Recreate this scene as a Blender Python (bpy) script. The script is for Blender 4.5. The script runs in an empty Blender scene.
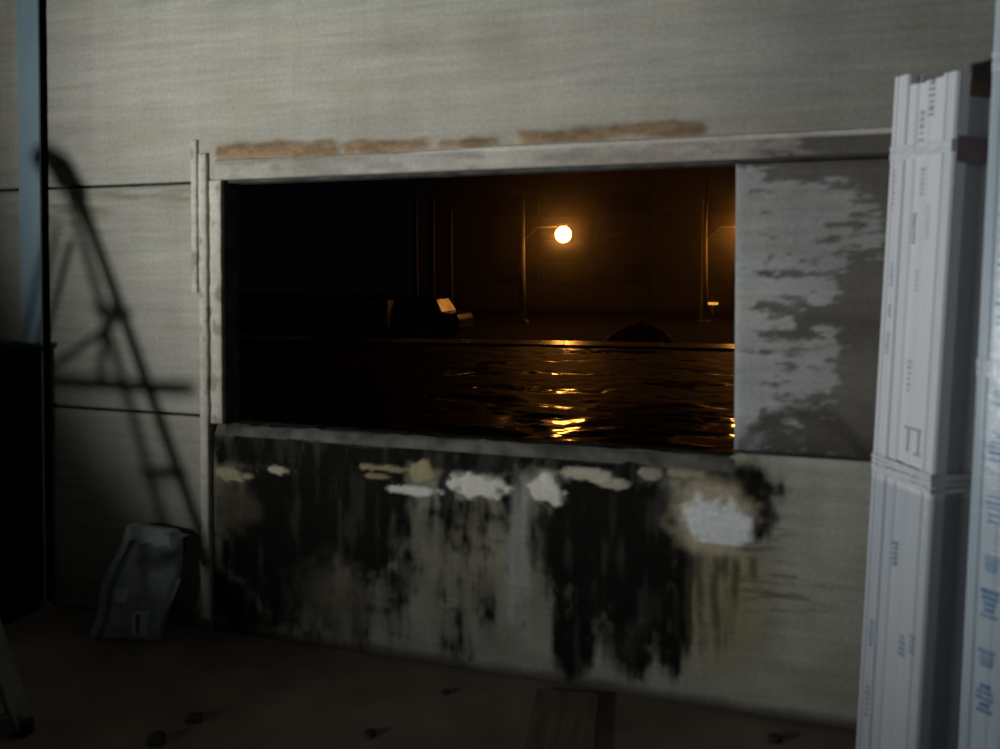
import bpy, bmesh, math, random
import numpy as np
from mathutils import Vector, Matrix, Euler

scene = bpy.context.scene
C = scene.collection
R = math.radians
random.seed(7)

# ------------------------------------------------------------------ camera
cam_d = bpy.data.cameras.new('camera')
cam_d.sensor_width = 36.0
cam_d.lens = 28.8
cam_d.shift_y = -0.0867
cam_d.clip_start = 0.05
cam_d.clip_end = 300
cam_d.dof.use_dof = True
cam_d.dof.focus_distance = 12.0
cam_d.dof.aperture_fstop = 1.7
cam = bpy.data.objects.new('camera', cam_d)
C.objects.link(cam)
cam.location = (0, -3.42, 1.83)
cam.rotation_euler = (R(88.8), 0, R(17.4))
scene.camera = cam

# ------------------------------------------------------------------ world, work light, exposure
world = bpy.data.worlds.new('night')
scene.world = world
world.use_nodes = True
bg = world.node_tree.nodes['Background']
bg.inputs[0].default_value = (0.30, 0.26, 0.30, 1)
bg.inputs[1].default_value = 0.0028

LIGHT = Vector((-4.0, -4.0, 1.2))
AIM = Vector((-0.20, 0.0, 3.65))
sp = bpy.data.lights.new('work_light_beam', 'SPOT')
sp.energy = 670
sp.color = (0.985, 1.0, 0.97)
sp.spot_size = R(94)
sp.spot_blend = 1.0
sp.shadow_soft_size = 0.12
spo = bpy.data.objects.new('work_light_beam', sp)
C.objects.link(spo)
spo.location = LIGHT
spo.rotation_euler = (AIM - LIGHT).to_track_quat('-Z', 'Y').to_euler()

vs = scene.view_settings
scene.display_settings.display_device = 'sRGB'
vs.view_transform = 'Standard'
vs.look = 'None'
vs.gamma = 1.0
vs.use_curve_mapping = False
vs.exposure = 0.0

# ------------------------------------------------------------------ helpers
def tag(o, label=None, cat=None, group=None, kind=None):
    if label: o['label'] = label
    if cat: o['category'] = cat
    if group: o['group'] = group
    if kind: o['kind'] = kind
    return o

def empty(name, loc=(0, 0, 0), rot=(0, 0, 0), parent=None):
    o = bpy.data.objects.new(name, None)
    C.objects.link(o)
    o.location = loc
    o.rotation_euler = rot
    o.empty_display_size = 0.1
    if parent: o.parent = parent
    return o

class MB:
    def __init__(self):
        self.v = []; self.f = []
    def add(self, vs_, fs):
        b = len(self.v)
        self.v += [tuple(p) for p in vs_]
        self.f += [tuple(b + i for i in f) for f in fs]
        return self
    def box(self, x0, x1, y0, y1, z0, z1, m=None):
        p = [Vector((x, y, z)) for z in (z0, z1) for y in (y0, y1) for x in (x0, x1)]
        if m is not None: p = [m @ q for q in p]
        return self.add(p, [(0, 2, 3, 1), (4, 5, 7, 6), (0, 1, 5, 4), (2, 6, 7, 3), (0, 4, 6, 2), (1, 3, 7, 5)])
    def bar(self, a, b, w, h, up=(0, 0, 1)):
        a = Vector(a); b = Vector(b); d = (b - a).normalized()
        upv = Vector(up)
        if abs(d.dot(upv)) > 0.98: upv = Vector((0, 1, 0))
        s = d.cross(upv).normalized(); u = s.cross(d)
        p = []
        for c in (a, b):
            for i, j in ((-1, -1), (1, -1), (1, 1), (-1, 1)):
                p.append(c + s * (i * w / 2) + u * (j * h / 2))
        return self.add(p, [(3, 2, 1, 0), (4, 5, 6, 7), (0, 1, 5, 4), (1, 2, 6, 5), (2, 3, 7, 6), (3, 0, 4, 7)])
    def tube(self, pts, r, n=8, cap=True):
        pts = [Vector(p) for p in pts]
        rs = r if isinstance(r, (list, tuple)) else [r] * len(pts)
        base = len(self.v)
        for i, p in enumerate(pts):
            d = (pts[min(i + 1, len(pts) - 1)] - pts[max(i - 1, 0)]).normalized()
            ref = Vector((0, 0, 1)) if abs(d.z) < 0.9 else Vector((0, 1, 0))
            s = d.cross(ref).normalized(); u = s.cross(d)
            for k in range(n):
                a = 2 * math.pi * k / n
                self.v.append(tuple(p + (s * math.cos(a) + u * math.sin(a)) * rs[i]))
        for i in range(len(pts) - 1):
            for k in range(n):
                k2 = (k + 1) % n
                self.f.append((base + i * n + k, base + i * n + k2, base + (i + 1) * n + k2, base + (i + 1) * n + k))
        if cap:
            self.f.append(tuple(base + k for k in reversed(range(n))))
            self.f.append(tuple(base + (len(pts) - 1) * n + k for k in range(n)))
        return self
    def prism(self, poly, z0, z1):           # polygon in xy extruded in z
        n = len(poly)
        self.add([(x, y, z0) for x, y in poly] + [(x, y, z1) for x, y in poly],
                 [tuple(reversed(range(n))), tuple(range(n, 2 * n))] +
                 [(i, (i + 1) % n, n + (i + 1) % n, n + i) for i in range(n)])
        return self
    def build(self, name, mat, parent=None, smooth=False, bevel=0, m=None):
        me = bpy.data.meshes.new(name)
        vv = self.v if m is None else [tuple(m @ Vector(p)) for p in self.v]
        me.from_pydata(vv, [], self.f)
        bm = bmesh.new(); bm.from_mesh(me)
        bmesh.ops.recalc_face_normals(bm, faces=bm.faces)
        if bevel:
            bmesh.ops.bevel(bm, geom=[e for e in bm.edges], offset=bevel, segments=1, affect='EDGES', clamp_overlap=True)
        bm.to_mesh(me); bm.free()
        if smooth:
            for p in me.polygons: p.use_smooth = True
        if mat: me.materials.append(mat)
        o = bpy.data.objects.new(name, me)
        C.objects.link(o)
        if parent: o.parent = parent
        return o

def copy_obj(src, parent, loc=None):
    o = src.copy()
    C.objects.link(o)
    if parent: o.parent = parent
    if loc is not None: o.location = loc
    return o

# numpy value noise -------------------------------------------------
def _hash(i, j, seed):
    n = (i.astype(np.int64) * 374761393 + j.astype(np.int64) * 668265263 + seed * 974634777) & 0xFFFFFFFF
    n = ((n ^ (n >> 13)) * 1274126177) & 0xFFFFFFFF
    n = (n ^ (n >> 16)) & 0xFFFFFF
    return n / float(0xFFFFFF)

def vnoise(x, z, seed=0):
    xi = np.floor(x); zi = np.floor(z)
    fx = x - xi; fz = z - zi
    fx = fx * fx * (3 - 2 * fx); fz = fz * fz * (3 - 2 * fz)
    a = _hash(xi, zi, seed); b = _hash(xi + 1, zi, seed)
    c = _hash(xi, zi + 1, seed); d = _hash(xi + 1, zi + 1, seed)
    return (a * (1 - fx) + b * fx) * (1 - fz) + (c * (1 - fx) + d * fx) * fz

def fbm(x, z, seed=0, o=4):
    s = 0; a = 0.5; t = 0
    for k in range(o):
        s = s + a * vnoise(x * 2 ** k, z * 2 ** k, seed + k * 17); t += a; a *= 0.5
    return s / t

def sstep(a, b, x):
    t = np.clip((x - a) / (b - a), 0, 1)
    return t * t * (3 - 2 * t)

def mixc(c, col, m):
    return c * (1 - m[:, None]) + np.array(col)[None, :] * m[:, None]

def blob(X, Z, cx, cz, rx, rz, seed=1, edge=0.3, warp=0.4, sx=0.09, sz=0.07):
    d = np.sqrt(((X - cx) / rx) ** 2 + ((Z - cz) / rz) ** 2)
    d = d + warp * 2 * (fbm(X / sx, Z / sz, seed) - 0.5)
    return 1 - sstep(1 - edge, 1 + edge, d)

def panel(name, x0, x1, z0, z1, colfn, relfn, mat, parent, cell=0.012, th=0.04, yf=0.0, topfn=None, edge=0.006):
    nx = max(2, int((x1 - x0) / cell)); nz = max(2, int((z1 - z0) / cell))
    gx = np.linspace(x0, x1, nx + 1); gv = np.linspace(0, 1, nz + 1)
    X, V = np.meshgrid(gx, gv)
    X = X.ravel(); V = V.ravel()
    top = topfn(X) if topfn is not None else np.full_like(X, z1)
    Z = z0 + V * (top - z0)
    rel = relfn(X, Z) if relfn is not None else np.zeros_like(X)
    de = np.minimum(np.minimum(X - x0, x1 - X), np.minimum(Z - z0, top - Z))
    rel = rel - edge * (1 - sstep(0, 0.02, de))
    col = np.clip(colfn(X, Z), 0, 1)
    verts = [(x, yf - r, z) for x, r, z in zip(X.tolist(), rel.tolist(), Z.tolist())]
    faces = []
    w = nx + 1
    for j in range(nz):
        for i in range(nx):
            a = j * w + i
            faces.append((a, a + 1, a + 1 + w, a + w))
    ring = [i for i in range(w)] + [j * w + nx for j in range(1, nz + 1)] + \
           [nz * w + i for i in range(nx - 1, -1, -1)] + [j * w for j in range(nz - 1, 0, -1)]
    b = len(verts); n = len(ring)
    verts += [(verts[i][0], yf + th, verts[i][2]) for i in ring]
    for k in range(n):
        k2 = (k + 1) % n
        faces.append((ring[k2], ring[k], b + k, b + k2))
    col = np.vstack([col, col[ring]])
    me = bpy.data.meshes.new(name)
    me.from_pydata(verts, [], faces)
    at = me.color_attributes.new('tint', 'FLOAT_COLOR', 'POINT')
    buf = np.ones((len(verts), 4), dtype=np.float32); buf[:, :3] = col
    at.data.foreach_set('color', buf.ravel())
    me.materials.append(mat)
    me.polygons.foreach_set('use_smooth', [True] * (nx * nz) + [False] * n)
    me.update()
    o = bpy.data.objects.new(name, me); C.objects.link(o)
    if parent: o.parent = parent
    return o

# ------------------------------------------------------------------ materials
def new_mat(name):
    m = bpy.data.materials.new(name); m.use_nodes = True
    nt = m.node_tree
    return m, nt, nt.nodes['Principled BSDF']

def N(nt, t, **kw):
    n = nt.nodes.new(t)
    for k, v in kw.items(): setattr(n, k, v)
    return n

def noise_mat(name, c1, c2, scale=5.0, stretch=(1, 1, 1), rough=0.8, bump=0.2, bdist=0.01, detail=6, spec=0.3, metal=0.0,
              lo=0.35, hi=0.65, coat=0.0, rough2=None):
    m, nt, b = new_mat(name)
    tc = N(nt, 'ShaderNodeTexCoord'); mp = N(nt, 'ShaderNodeMapping')
    mp.inputs['Scale'].default_value = stretch
    nt.links.new(tc.outputs['Object'], mp.inputs['Vector'])
    nz = N(nt, 'ShaderNodeTexNoise'); nz.inputs['Scale'].default_value = scale; nz.inputs['Detail'].default_value = detail
    nt.links.new(mp.outputs[0], nz.inputs['Vector'])
    cr = N(nt, 'ShaderNodeValToRGB')
    cr.color_ramp.elements[0].position = lo; cr.color_ramp.elements[0].color = (*c1, 1)
    cr.color_ramp.elements[1].position = hi; cr.color_ramp.elements[1].color = (*c2, 1)
    nt.links.new(nz.outputs[0], cr.inputs[0]); nt.links.new(cr.outputs[0], b.inputs['Base Color'])
    b.inputs['Roughness'].default_value = rough
    b.inputs['Specular IOR Level'].default_value = spec
    b.inputs['Metallic'].default_value = metal
    b.inputs['Coat Weight'].default_value = coat
    if rough2 is not None:
        mr = N(nt, 'ShaderNodeMapRange')
        mr.inputs[1].default_value = lo; mr.inputs[2].default_value = hi
        mr.inputs[3].default_value = rough; mr.inputs[4].default_value = rough2
        nt.links.new(nz.outputs[0], mr.inputs[0]); nt.links.new(mr.outputs[0], b.inputs['Roughness'])
    if bump:
        bp = N(nt, 'ShaderNodeBump'); bp.inputs['Strength'].default_value = bump; bp.inputs['Distance'].default_value = bdist
        nt.links.new(nz.outputs[0], bp.inputs['Height']); nt.links.new(bp.outputs[0], b.inputs['Normal'])
    return m

def wall_mat():
    m, nt, b = new_mat('weathered_concrete')
    at = N(nt, 'ShaderNodeAttribute', attribute_name='tint')
    tc = N(nt, 'ShaderNodeTexCoord')
    mp = N(nt, 'ShaderNodeMapping'); mp.inputs['Scale'].default_value = (2.2, 1, 34)
    nt.links.new(tc.outputs['Object'], mp.inputs['Vector'])
    n1 = N(nt, 'ShaderNodeTexNoise'); n1.inputs['Scale'].default_value = 1.0; n1.inputs['Detail'].default_value = 5
    nt.links.new(mp.outputs[0], n1.inputs['Vector'])
    n2 = N(nt, 'ShaderNodeTexNoise'); n2.inputs['Scale'].default_value = 55; n2.inputs['Detail'].default_value = 4
    nt.links.new(tc.outputs['Object'], n2.inputs['Vector'])
    mr = N(nt, 'ShaderNodeMapRange'); mr.inputs[1].default_value = 0.3; mr.inputs[2].default_value = 0.7
    mr.inputs[3].default_value = 0.90; mr.inputs[4].default_value = 1.07
    nt.links.new(n1.outputs[0], mr.inputs[0])
    mr2 = N(nt, 'ShaderNodeMapRange'); mr2.inputs[1].default_value = 0.3; mr2.inputs[2].default_value = 0.7
    mr2.inputs[3].default_value = 0.88; mr2.inputs[4].default_value = 1.08
    nt.links.new(n2.outputs[0], mr2.inputs[0])
    mu = N(nt, 'ShaderNodeMath', operation='MULTIPLY')
    nt.links.new(mr.outputs[0], mu.inputs[0]); nt.links.new(mr2.outputs[0], mu.inputs[1])
    vm = N(nt, 'ShaderNodeVectorMath', operation='SCALE')
    nt.links.new(at.outputs['Color'], vm.inputs[0]); nt.links.new(mu.outputs[0], vm.inputs['Scale'])
    nt.links.new(vm.outputs[0], b.inputs['Base Color'])
    b.inputs['Roughness'].default_value = 0.9
    b.inputs['Specular IOR Level'].default_value = 0.05
    ad = N(nt, 'ShaderNodeMath', operation='MULTIPLY_ADD')
    nt.links.new(n2.outputs[0], ad.inputs[0]); ad.inputs[1].default_value = 0.35
    nt.links.new(n1.outputs[0], ad.inputs[2])
    bp = N(nt, 'ShaderNodeBump'); bp.inputs['Strength'].default_value = 0.38; bp.inputs['Distance'].default_value = 0.012
    nt.links.new(ad.outputs[0], bp.inputs['Height']); nt.links.new(bp.outputs[0], b.inputs['Normal'])
    return m

M = {}
M['wall'] = wall_mat()
M['core'] = noise_mat('joint_mortar', (0.03, 0.027, 0.024), (0.07, 0.065, 0.055), 9, rough=0.95, bump=0.5)
M['reveal'] = noise_mat('opening_concrete', (0.05, 0.048, 0.044), (0.14, 0.135, 0.12), 9, rough=0.95, bump=0.6)
M['shell'] = noise_mat('room_concrete', (0.16, 0.16, 0.15), (0.24, 0.24, 0.22), 2, rough=0.95, bump=0.3)
M['ceil'] = noise_mat('ceiling_concrete', (0.30, 0.30, 0.29), (0.40, 0.40, 0.38), 2, rough=0.95, bump=0.3)
M['floor'] = noise_mat('dirty_floor', (0.11, 0.085, 0.066), (0.225, 0.175, 0.138), 2.6, rough=0.9, bump=0.6, bdist=0.02, detail=9, lo=0.3, hi=0.75)
M['bluepaint'] = noise_mat('blue_grey_paint', (0.25, 0.37, 0.44), (0.31, 0.44, 0.51), 7, stretch=(1, 1, 0.3), rough=0.45, bump=0.1)
M['black'] = noise_mat('black_enamel', (0.0025, 0.0025, 0.003), (0.005, 0.005, 0.006), 6, rough=0.75, bump=0.1, spec=0.08)
M['pvc'] = noise_mat('white_pvc', (0.78, 0.81, 0.87), (0.86, 0.88, 0.92), 3, stretch=(2, 2, 0.2), rough=0.30, bump=0.03, spec=0.5, coat=0.2)
M['pvc2'] = noise_mat('bluish_film_pvc', (0.55, 0.66, 0.74), (0.68, 0.77, 0.83), 4, stretch=(2, 2, 0.25), rough=0.25, bump=0.10, spec=0.5, coat=0.3)
M['pvcgrey'] = noise_mat('grey_gasket', (0.26, 0.27, 0.29), (0.33, 0.34, 0.36), 5, rough=0.5, bump=0.05)
M['card'] = noise_mat('brown_cardboard', (0.24, 0.17, 0.11), (0.34, 0.25, 0.16), 8, rough=0.85, bump=0.1)
M['blueprint'] = noise_mat('blue_print', (0.40, 0.48, 0.58), (0.50, 0.57, 0.66), 30, rough=0.5, bump=0)
M['blueprint2'] = noise_mat('strong_blue_print', (0.08, 0.21, 0.42), (0.18, 0.34, 0.55), 30, rough=0.5, bump=0)
M['redprint'] = noise_mat('faded_red_print', (0.56, 0.44, 0.48), (0.64, 0.54, 0.57), 30, rough=0.5, bump=0)
M['greyprint'] = noise_mat('grey_print', (0.38, 0.40, 0.46), (0.48, 0.50, 0.56), 30, rough=0.5, bump=0)
M['mauve'] = noise_mat('mauve_tape', (0.22, 0.17, 0.20), (0.28, 0.22, 0.25), 9, rough=0.4, bump=0.05)
M['alu'] = noise_mat('dull_aluminium', (0.15, 0.155, 0.15), (0.24, 0.245, 0.235), 9, rough=0.5, bump=0.1, metal=0.6)
M['rubber'] = noise_mat('black_rubber', (0.012, 0.012, 0.012), (0.03, 0.03, 0.03), 20, rough=0.8, bump=0.2)
M['sack'] = noise_mat('pale_woven_sack', (0.30, 0.36, 0.38), (0.42, 0.48, 0.49), 22, rough=0.6, bump=0.4, bdist=0.006)
M['sackdark'] = noise_mat('dark_sack_print', (0.10, 0.13, 0.15), (0.18, 0.21, 0.23), 14, rough=0.65, bump=0.2)
M['wood'] = noise_mat('dusty_board', (0.085, 0.06, 0.043), (0.15, 0.105, 0.075), 4, stretch=(9, 1, 9), rough=0.85, bump=0.3)
M['mortar'] = noise_mat('brown_rusty_mortar', (0.16, 0.095, 0.045), (0.36, 0.24, 0.13), 7, stretch=(1, 1, 2.0), rough=0.95, bump=0.8, bdist=0.02)
M['rubble'] = noise_mat('dark_rubble', (0.02, 0.017, 0.014), (0.05, 0.042, 0.035), 20, rough=0.95, bump=0.8)

def film_mat():
    m, nt, b = new_mat('clear_stretch_film')
    nt.nodes.remove(b)
    out = nt.nodes['Material Output']
    tr = N(nt, 'ShaderNodeBsdfTransparent'); tr.inputs[0].default_value = (0.93, 0.95, 0.97, 1)
    gl = N(nt, 'ShaderNodeBsdfGlossy'); gl.inputs['Roughness'].default_value = 0.2
    gl.inputs['Color'].default_value = (0.9, 0.95, 1, 1)
    tc = N(nt, 'ShaderNodeTexCoord'); mp = N(nt, 'ShaderNodeMapping'); mp.inputs['Scale'].default_value = (1, 1, 5)
    nz = N(nt, 'ShaderNodeTexNoise'); nz.inputs['Scale'].default_value = 14; nz.inputs['Detail'].default_value = 3
    nt.links.new(tc.outputs['Object'], mp.inputs[0]); nt.links.new(mp.outputs[0], nz.inputs['Vector'])
    bp = N(nt, 'ShaderNodeBump'); bp.inputs['Strength'].default_value = 0.3; bp.inputs['Distance'].default_value = 0.006
    nt.links.new(nz.outputs[0], bp.inputs['Height']); nt.links.new(bp.outputs[0], gl.inputs['Normal'])
    mx = N(nt, 'ShaderNodeMixShader'); mx.inputs[0].default_value = 0.13
    nt.links.new(tr.outputs[0], mx.inputs[1]); nt.links.new(gl.outputs[0], mx.inputs[2])
    nt.links.new(mx.outputs[0], out.inputs['Surface'])
    return m
M['film'] = film_mat()
M['band'] = noise_mat('crinkled_film_band', (0.62, 0.66, 0.70), (0.85, 0.88, 0.92), 26, stretch=(1, 1, 4), rough=0.16, bump=0.9, bdist=0.006, spec=0.7, coat=0.6)

def emit_mat(name, col, s):
    m, nt, b = new_mat(name)
    b.inputs['Base Color'].default_value = (*[min(1, c) for c in col], 1)
    b.inputs['Emission Color'].default_value = (*col, 1)
    b.inputs['Emission Strength'].default_value = s
    return m

# ------------------------------------------------------------------ room shell
tag(MB().box(-6, 4, -8, 0.13, -0.12, 0).build('floor', M['floor']), kind='structure')
tag(MB().box(-6, 4, -8, 0.3, 6, 6.15).build('ceiling', M['ceil']), kind='structure')
tag(MB().box(-6.15, -6, -8, 0.3, -0.12, 6.15).build('wall_left', M['shell']), kind='structure')
tag(MB().box(4, 4.15, -8, 0.3, -0.12, 6.15).build('wall_right', M['shell']), kind='structure')
tag(MB().box(-6.15, 4.15, -8.15, -8, -0.12, 6.15).build('wall_back', M['shell']), kind='structure')

# front wall: a core behind concrete panels, with the open window hole
WX0, WX1, WZ0, WZ1 = -2.535, -0.06, 1.05, 2.28
core = MB()
core.box(-6, WX0, 0.035, 0.13, -0.1, 6)
core.box(WX1, 4, 0.035, 0.13, -0.1, 6)
core.box(WX0, WX1, 0.035, 0.13, -0.1, WZ0 - 0.01)
core.box(WX0, WX1, 0.035, 0.13, WZ1, 6)
wall_front = tag(core.build('wall_front', M['core']), kind='structure')

CA = (0.45, 0.44, 0.385); CB = (0.54, 0.53, 0.47)
def base_col(X, Z, seed, ca=CA, cb=CB):
    n = fbm(X / 0.7, Z / 0.35, seed)
    ribs = fbm(X / 0.6, Z / 0.030, seed + 3, 3)
    patch = fbm(X / 0.22, Z / 0.16, seed + 9)
    t = sstep(0.25, 0.75, n * 0.6 + patch * 0.4)
    c = mixc(np.tile(np.array(ca), (len(X), 1)), cb, t)
    c *= (0.91 + 0.18 * ribs)[:, None]
    vst = fbm(X / 0.06, Z / 1.6, seed + 5)
    c *= (0.93 + 0.14 * vst)[:, None]
    yel = sstep(0.5, 0.8, fbm(X / 0.30, Z / 0.14, seed + 21))
    c = c * (1 - yel[:, None] * np.array([0.0, 0.02, 0.09])[None, :])
    return c

def ribs_rel(seed):
    def f(X, Z):
        return 0.0035 * (fbm(X / 0.6, Z / 0.030, seed + 3, 3) - 0.5) + 0.004 * (fbm(X / 0.3, Z / 0.3, seed) - 0.5)
    return f

MORT = [(-2.56, -1.86, 2.428, 0.036), (-1.88, -1.42, 2.424, 0.024), (-1.38, -1.08, 2.418, 0.016), (-1.0, -0.56, 2.432, 0.028), (-0.62, -0.18, 2.436, 0.026)]
def mortar_mask(X, Z):
    t = np.zeros_like(X)
    w = fbm(X / 0.11, Z / 0.05, 95) - 0.5
    for x0, x1, z, h in MORT:
        zc = z - 0.014 + 0.016 * (fbm(X / 0.2, X * 0 + z * 40, 98) - 0.5)
        a = 1 - sstep(h * 0.7, h * 1.5, np.abs(Z - zc) + 0.035 * w)
        a = a * sstep(x0 - 0.02, x0 + 0.05, X + 0.1 * w) * (1 - sstep(x1 - 0.06, x1 + 0.02, X + 0.1 * w))
        t = np.maximum(t, a)
    return t
def rel_upper(X, Z):
    return ribs_rel(11)(X, Z) + 0.016 * mortar_mask(X, Z) * (0.5 + fbm(X / 0.06, Z / 0.03, 99))
def col_upper(X, Z):
    c = base_col(X, Z, 11)
    # damp brownish stain above the lintel
    m = (1 - sstep(2.40, 2.62, Z)) * sstep(-2.7, -2.5, X) * (1 - sstep(0.2, 0.7, X)) * (0.3 + 0.5 * fbm(X / 0.2, Z / 0.1, 91))
    c = mixc(c, (0.36, 0.31, 0.23), m * 0.7)
    m = mortar_mask(X, Z)
    mc = np.where((fbm(X / 0.10, Z / 0.03, 97) > 0.5)[:, None], np.array((0.33, 0.22, 0.12))[None, :], np.array((0.24, 0.155, 0.085))[None, :])
    c = c * (1 - 0.9 * m[:, None]) + mc * 0.9 * m[:, None]
    # light falloff painted into the tint, darkening towards the greyer right bay
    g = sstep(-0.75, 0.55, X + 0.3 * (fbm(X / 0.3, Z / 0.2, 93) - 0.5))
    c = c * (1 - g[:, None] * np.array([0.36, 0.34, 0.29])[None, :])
    return c
def col_left(X, Z):
    c = base_col(X, Z, 31)
    m = sstep(0.5, 0.7, fbm(X / 0.5, Z / 0.06, 33)) * sstep(1.95, 2.15, Z)
    c = mixc(c, (0.27, 0.25, 0.16), m * 0.7)
    c *= 0.86
    return c
def col_lowleft(X, Z):
    c = base_col(X, Z, 41) * 0.80
    m = (1 - sstep(0.0, 0.35, Z)) * (0.4 + 0.6 * fbm(X / 0.1, Z / 0.1, 45))
    return mixc(c, (0.09, 0.085, 0.075), m * 0.7)

def col_pier(X, Z):
    pale = base_col(X, Z, 51, (0.34, 0.35, 0.355), (0.47, 0.48, 0.49))
    dark = base_col(X, Z, 52, (0.115, 0.107, 0.095), (0.185, 0.175, 0.16))
    s = fbm(X / 0.16, Z / 0.032, 55) * 0.5 + fbm(X / 0.05, Z / 0.018, 57) * 0.5
    w = 0.42 * blob(X, Z, 0.19, 2.00, 0.32, 0.20, 58, 0.5, 0.2)
    w += 0.40 * blob(X, Z, 0.10, 1.745, 0.24, 0.045, 59, 0.4, 0.3)
    w += 0.30 * blob(X, Z, 0.02, 1.63, 0.15, 0.05, 60, 0.4, 0.3)
    w += 0.33 * blob(X, Z, 0.14, 1.42, 0.28, 0.16, 61, 0.5, 0.3)
    w += 0.50 * (1 - sstep(0.0, 0.14, X - WX1 + 0.10 * (fbm(X / 0.05, Z / 0.06, 62) - 0.5)))
    w -= 0.25 * sstep(2.13, 2.24, Z) * sstep(0.08, 0.25, X)
    w -= 0.35 * sstep(0.30, 0.42, X) * (1 - sstep(1.75, 2.0, Z))
    m = sstep(0.58, 0.75, s + w * 0.62) * 0.95
    c = mixc(dark, (0, 0, 0), np.zeros_like(X)); c = c * (1 - m[:, None]) + pale * m[:, None]
    # soot arch above the lower joint
    arc = np.abs((Z - 1.10) - 0.17 * (1 - ((X - 0.20) / 0.24) ** 2)) + 0.03 * (fbm(X / 0.05, Z / 0.05, 66) - 0.5)
    a = (1 - sstep(0.02, 0.055, arc)) * (np.abs(X - 0.2) < 0.25)
    c = mixc(c, (0.06, 0.056, 0.053), a * 0.45)
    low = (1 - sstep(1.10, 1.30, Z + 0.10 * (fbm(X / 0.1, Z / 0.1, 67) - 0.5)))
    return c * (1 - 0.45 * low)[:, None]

def rel_pier(X, Z):
    return 0.004 * fbm(X / 0.16, Z / 0.03, 55) + 0.003 * (fbm(X / 0.3, Z / 0.3, 54) - 0.5)

def sill_top(X):
    inside = 1 - sstep(WX1 - 0.03, WX1 + 0.03, X)
    broken = 0.022 * (fbm(X / 0.22, X * 0 + 3.3, 71) - 0.5) + 0.010 * (fbm(X / 0.05, X * 0 + 1.3, 72) - 0.5)
    return 1.080 - inside * (0.026 - broken)

PATCH = [  # cx, cz, rx, rz, colour, strength, seed
    (-2.49, 0.805, 0.10, 0.028, (0.40, 0.36, 0.23), 0.85, 1),
    (-2.22, 0.845, 0.055, 0.020, (0.46, 0.44, 0.32), 0.9, 2),
    (-1.62, 0.900, 0.15, 0.016, (0.30, 0.25, 0.15), 0.8, 3),
    (-1.45, 0.90, 0.060, 0.050, (0.34, 0.29, 0.17), 0.85, 4),
    (-1.68, 0.862, 0.07, 0.014, (0.28, 0.22, 0.13), 0.8, 5),
    (-1.49, 0.808, 0.105, 0.022, (0.62, 0.62, 0.56), 0.95, 6),
    (-1.18, 0.852, 0.125, 0.050, (0.62, 0.61, 0.54), 1.0, 7),
    (-0.86, 0.862, 0.080, 0.066, (0.64, 0.63, 0.56), 1.0, 8),
    (-0.66, 0.945, 0.11, 0.030, (0.46, 0.43, 0.34), 0.95, 9),
    (-0.56, 0.915, 0.07, 0.022, (0.44, 0.41, 0.33), 0.9, 10),
    (-0.40, 0.965, 0.05, 0.030, (0.36, 0.34, 0.28), 0.8, 11),
    (-0.25, 0.985, 0.07, 0.025, (0.38, 0.33, 0.24), 0.8, 12),
]
def big_patch(X, Z):
    a = np.maximum(blob(X, Z, -0.09, 0.755, 0.105, 0.10, 221, 0.2, 0.55, 0.06, 0.05), blob(X, Z, -0.16, 0.80, 0.10, 0.085, 222, 0.25, 0.45, 0.05, 0.05))
    zb = 0.690 + 0.012 * (fbm(X / 0.07, X * 0 + 5, 223) - 0.5)
    return a * sstep(zb, zb + 0.014, Z) * (1 - sstep(0.010, 0.028, X + 0.02 * (fbm(X / 0.05, Z / 0.04, 225) - 0.5)))

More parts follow.
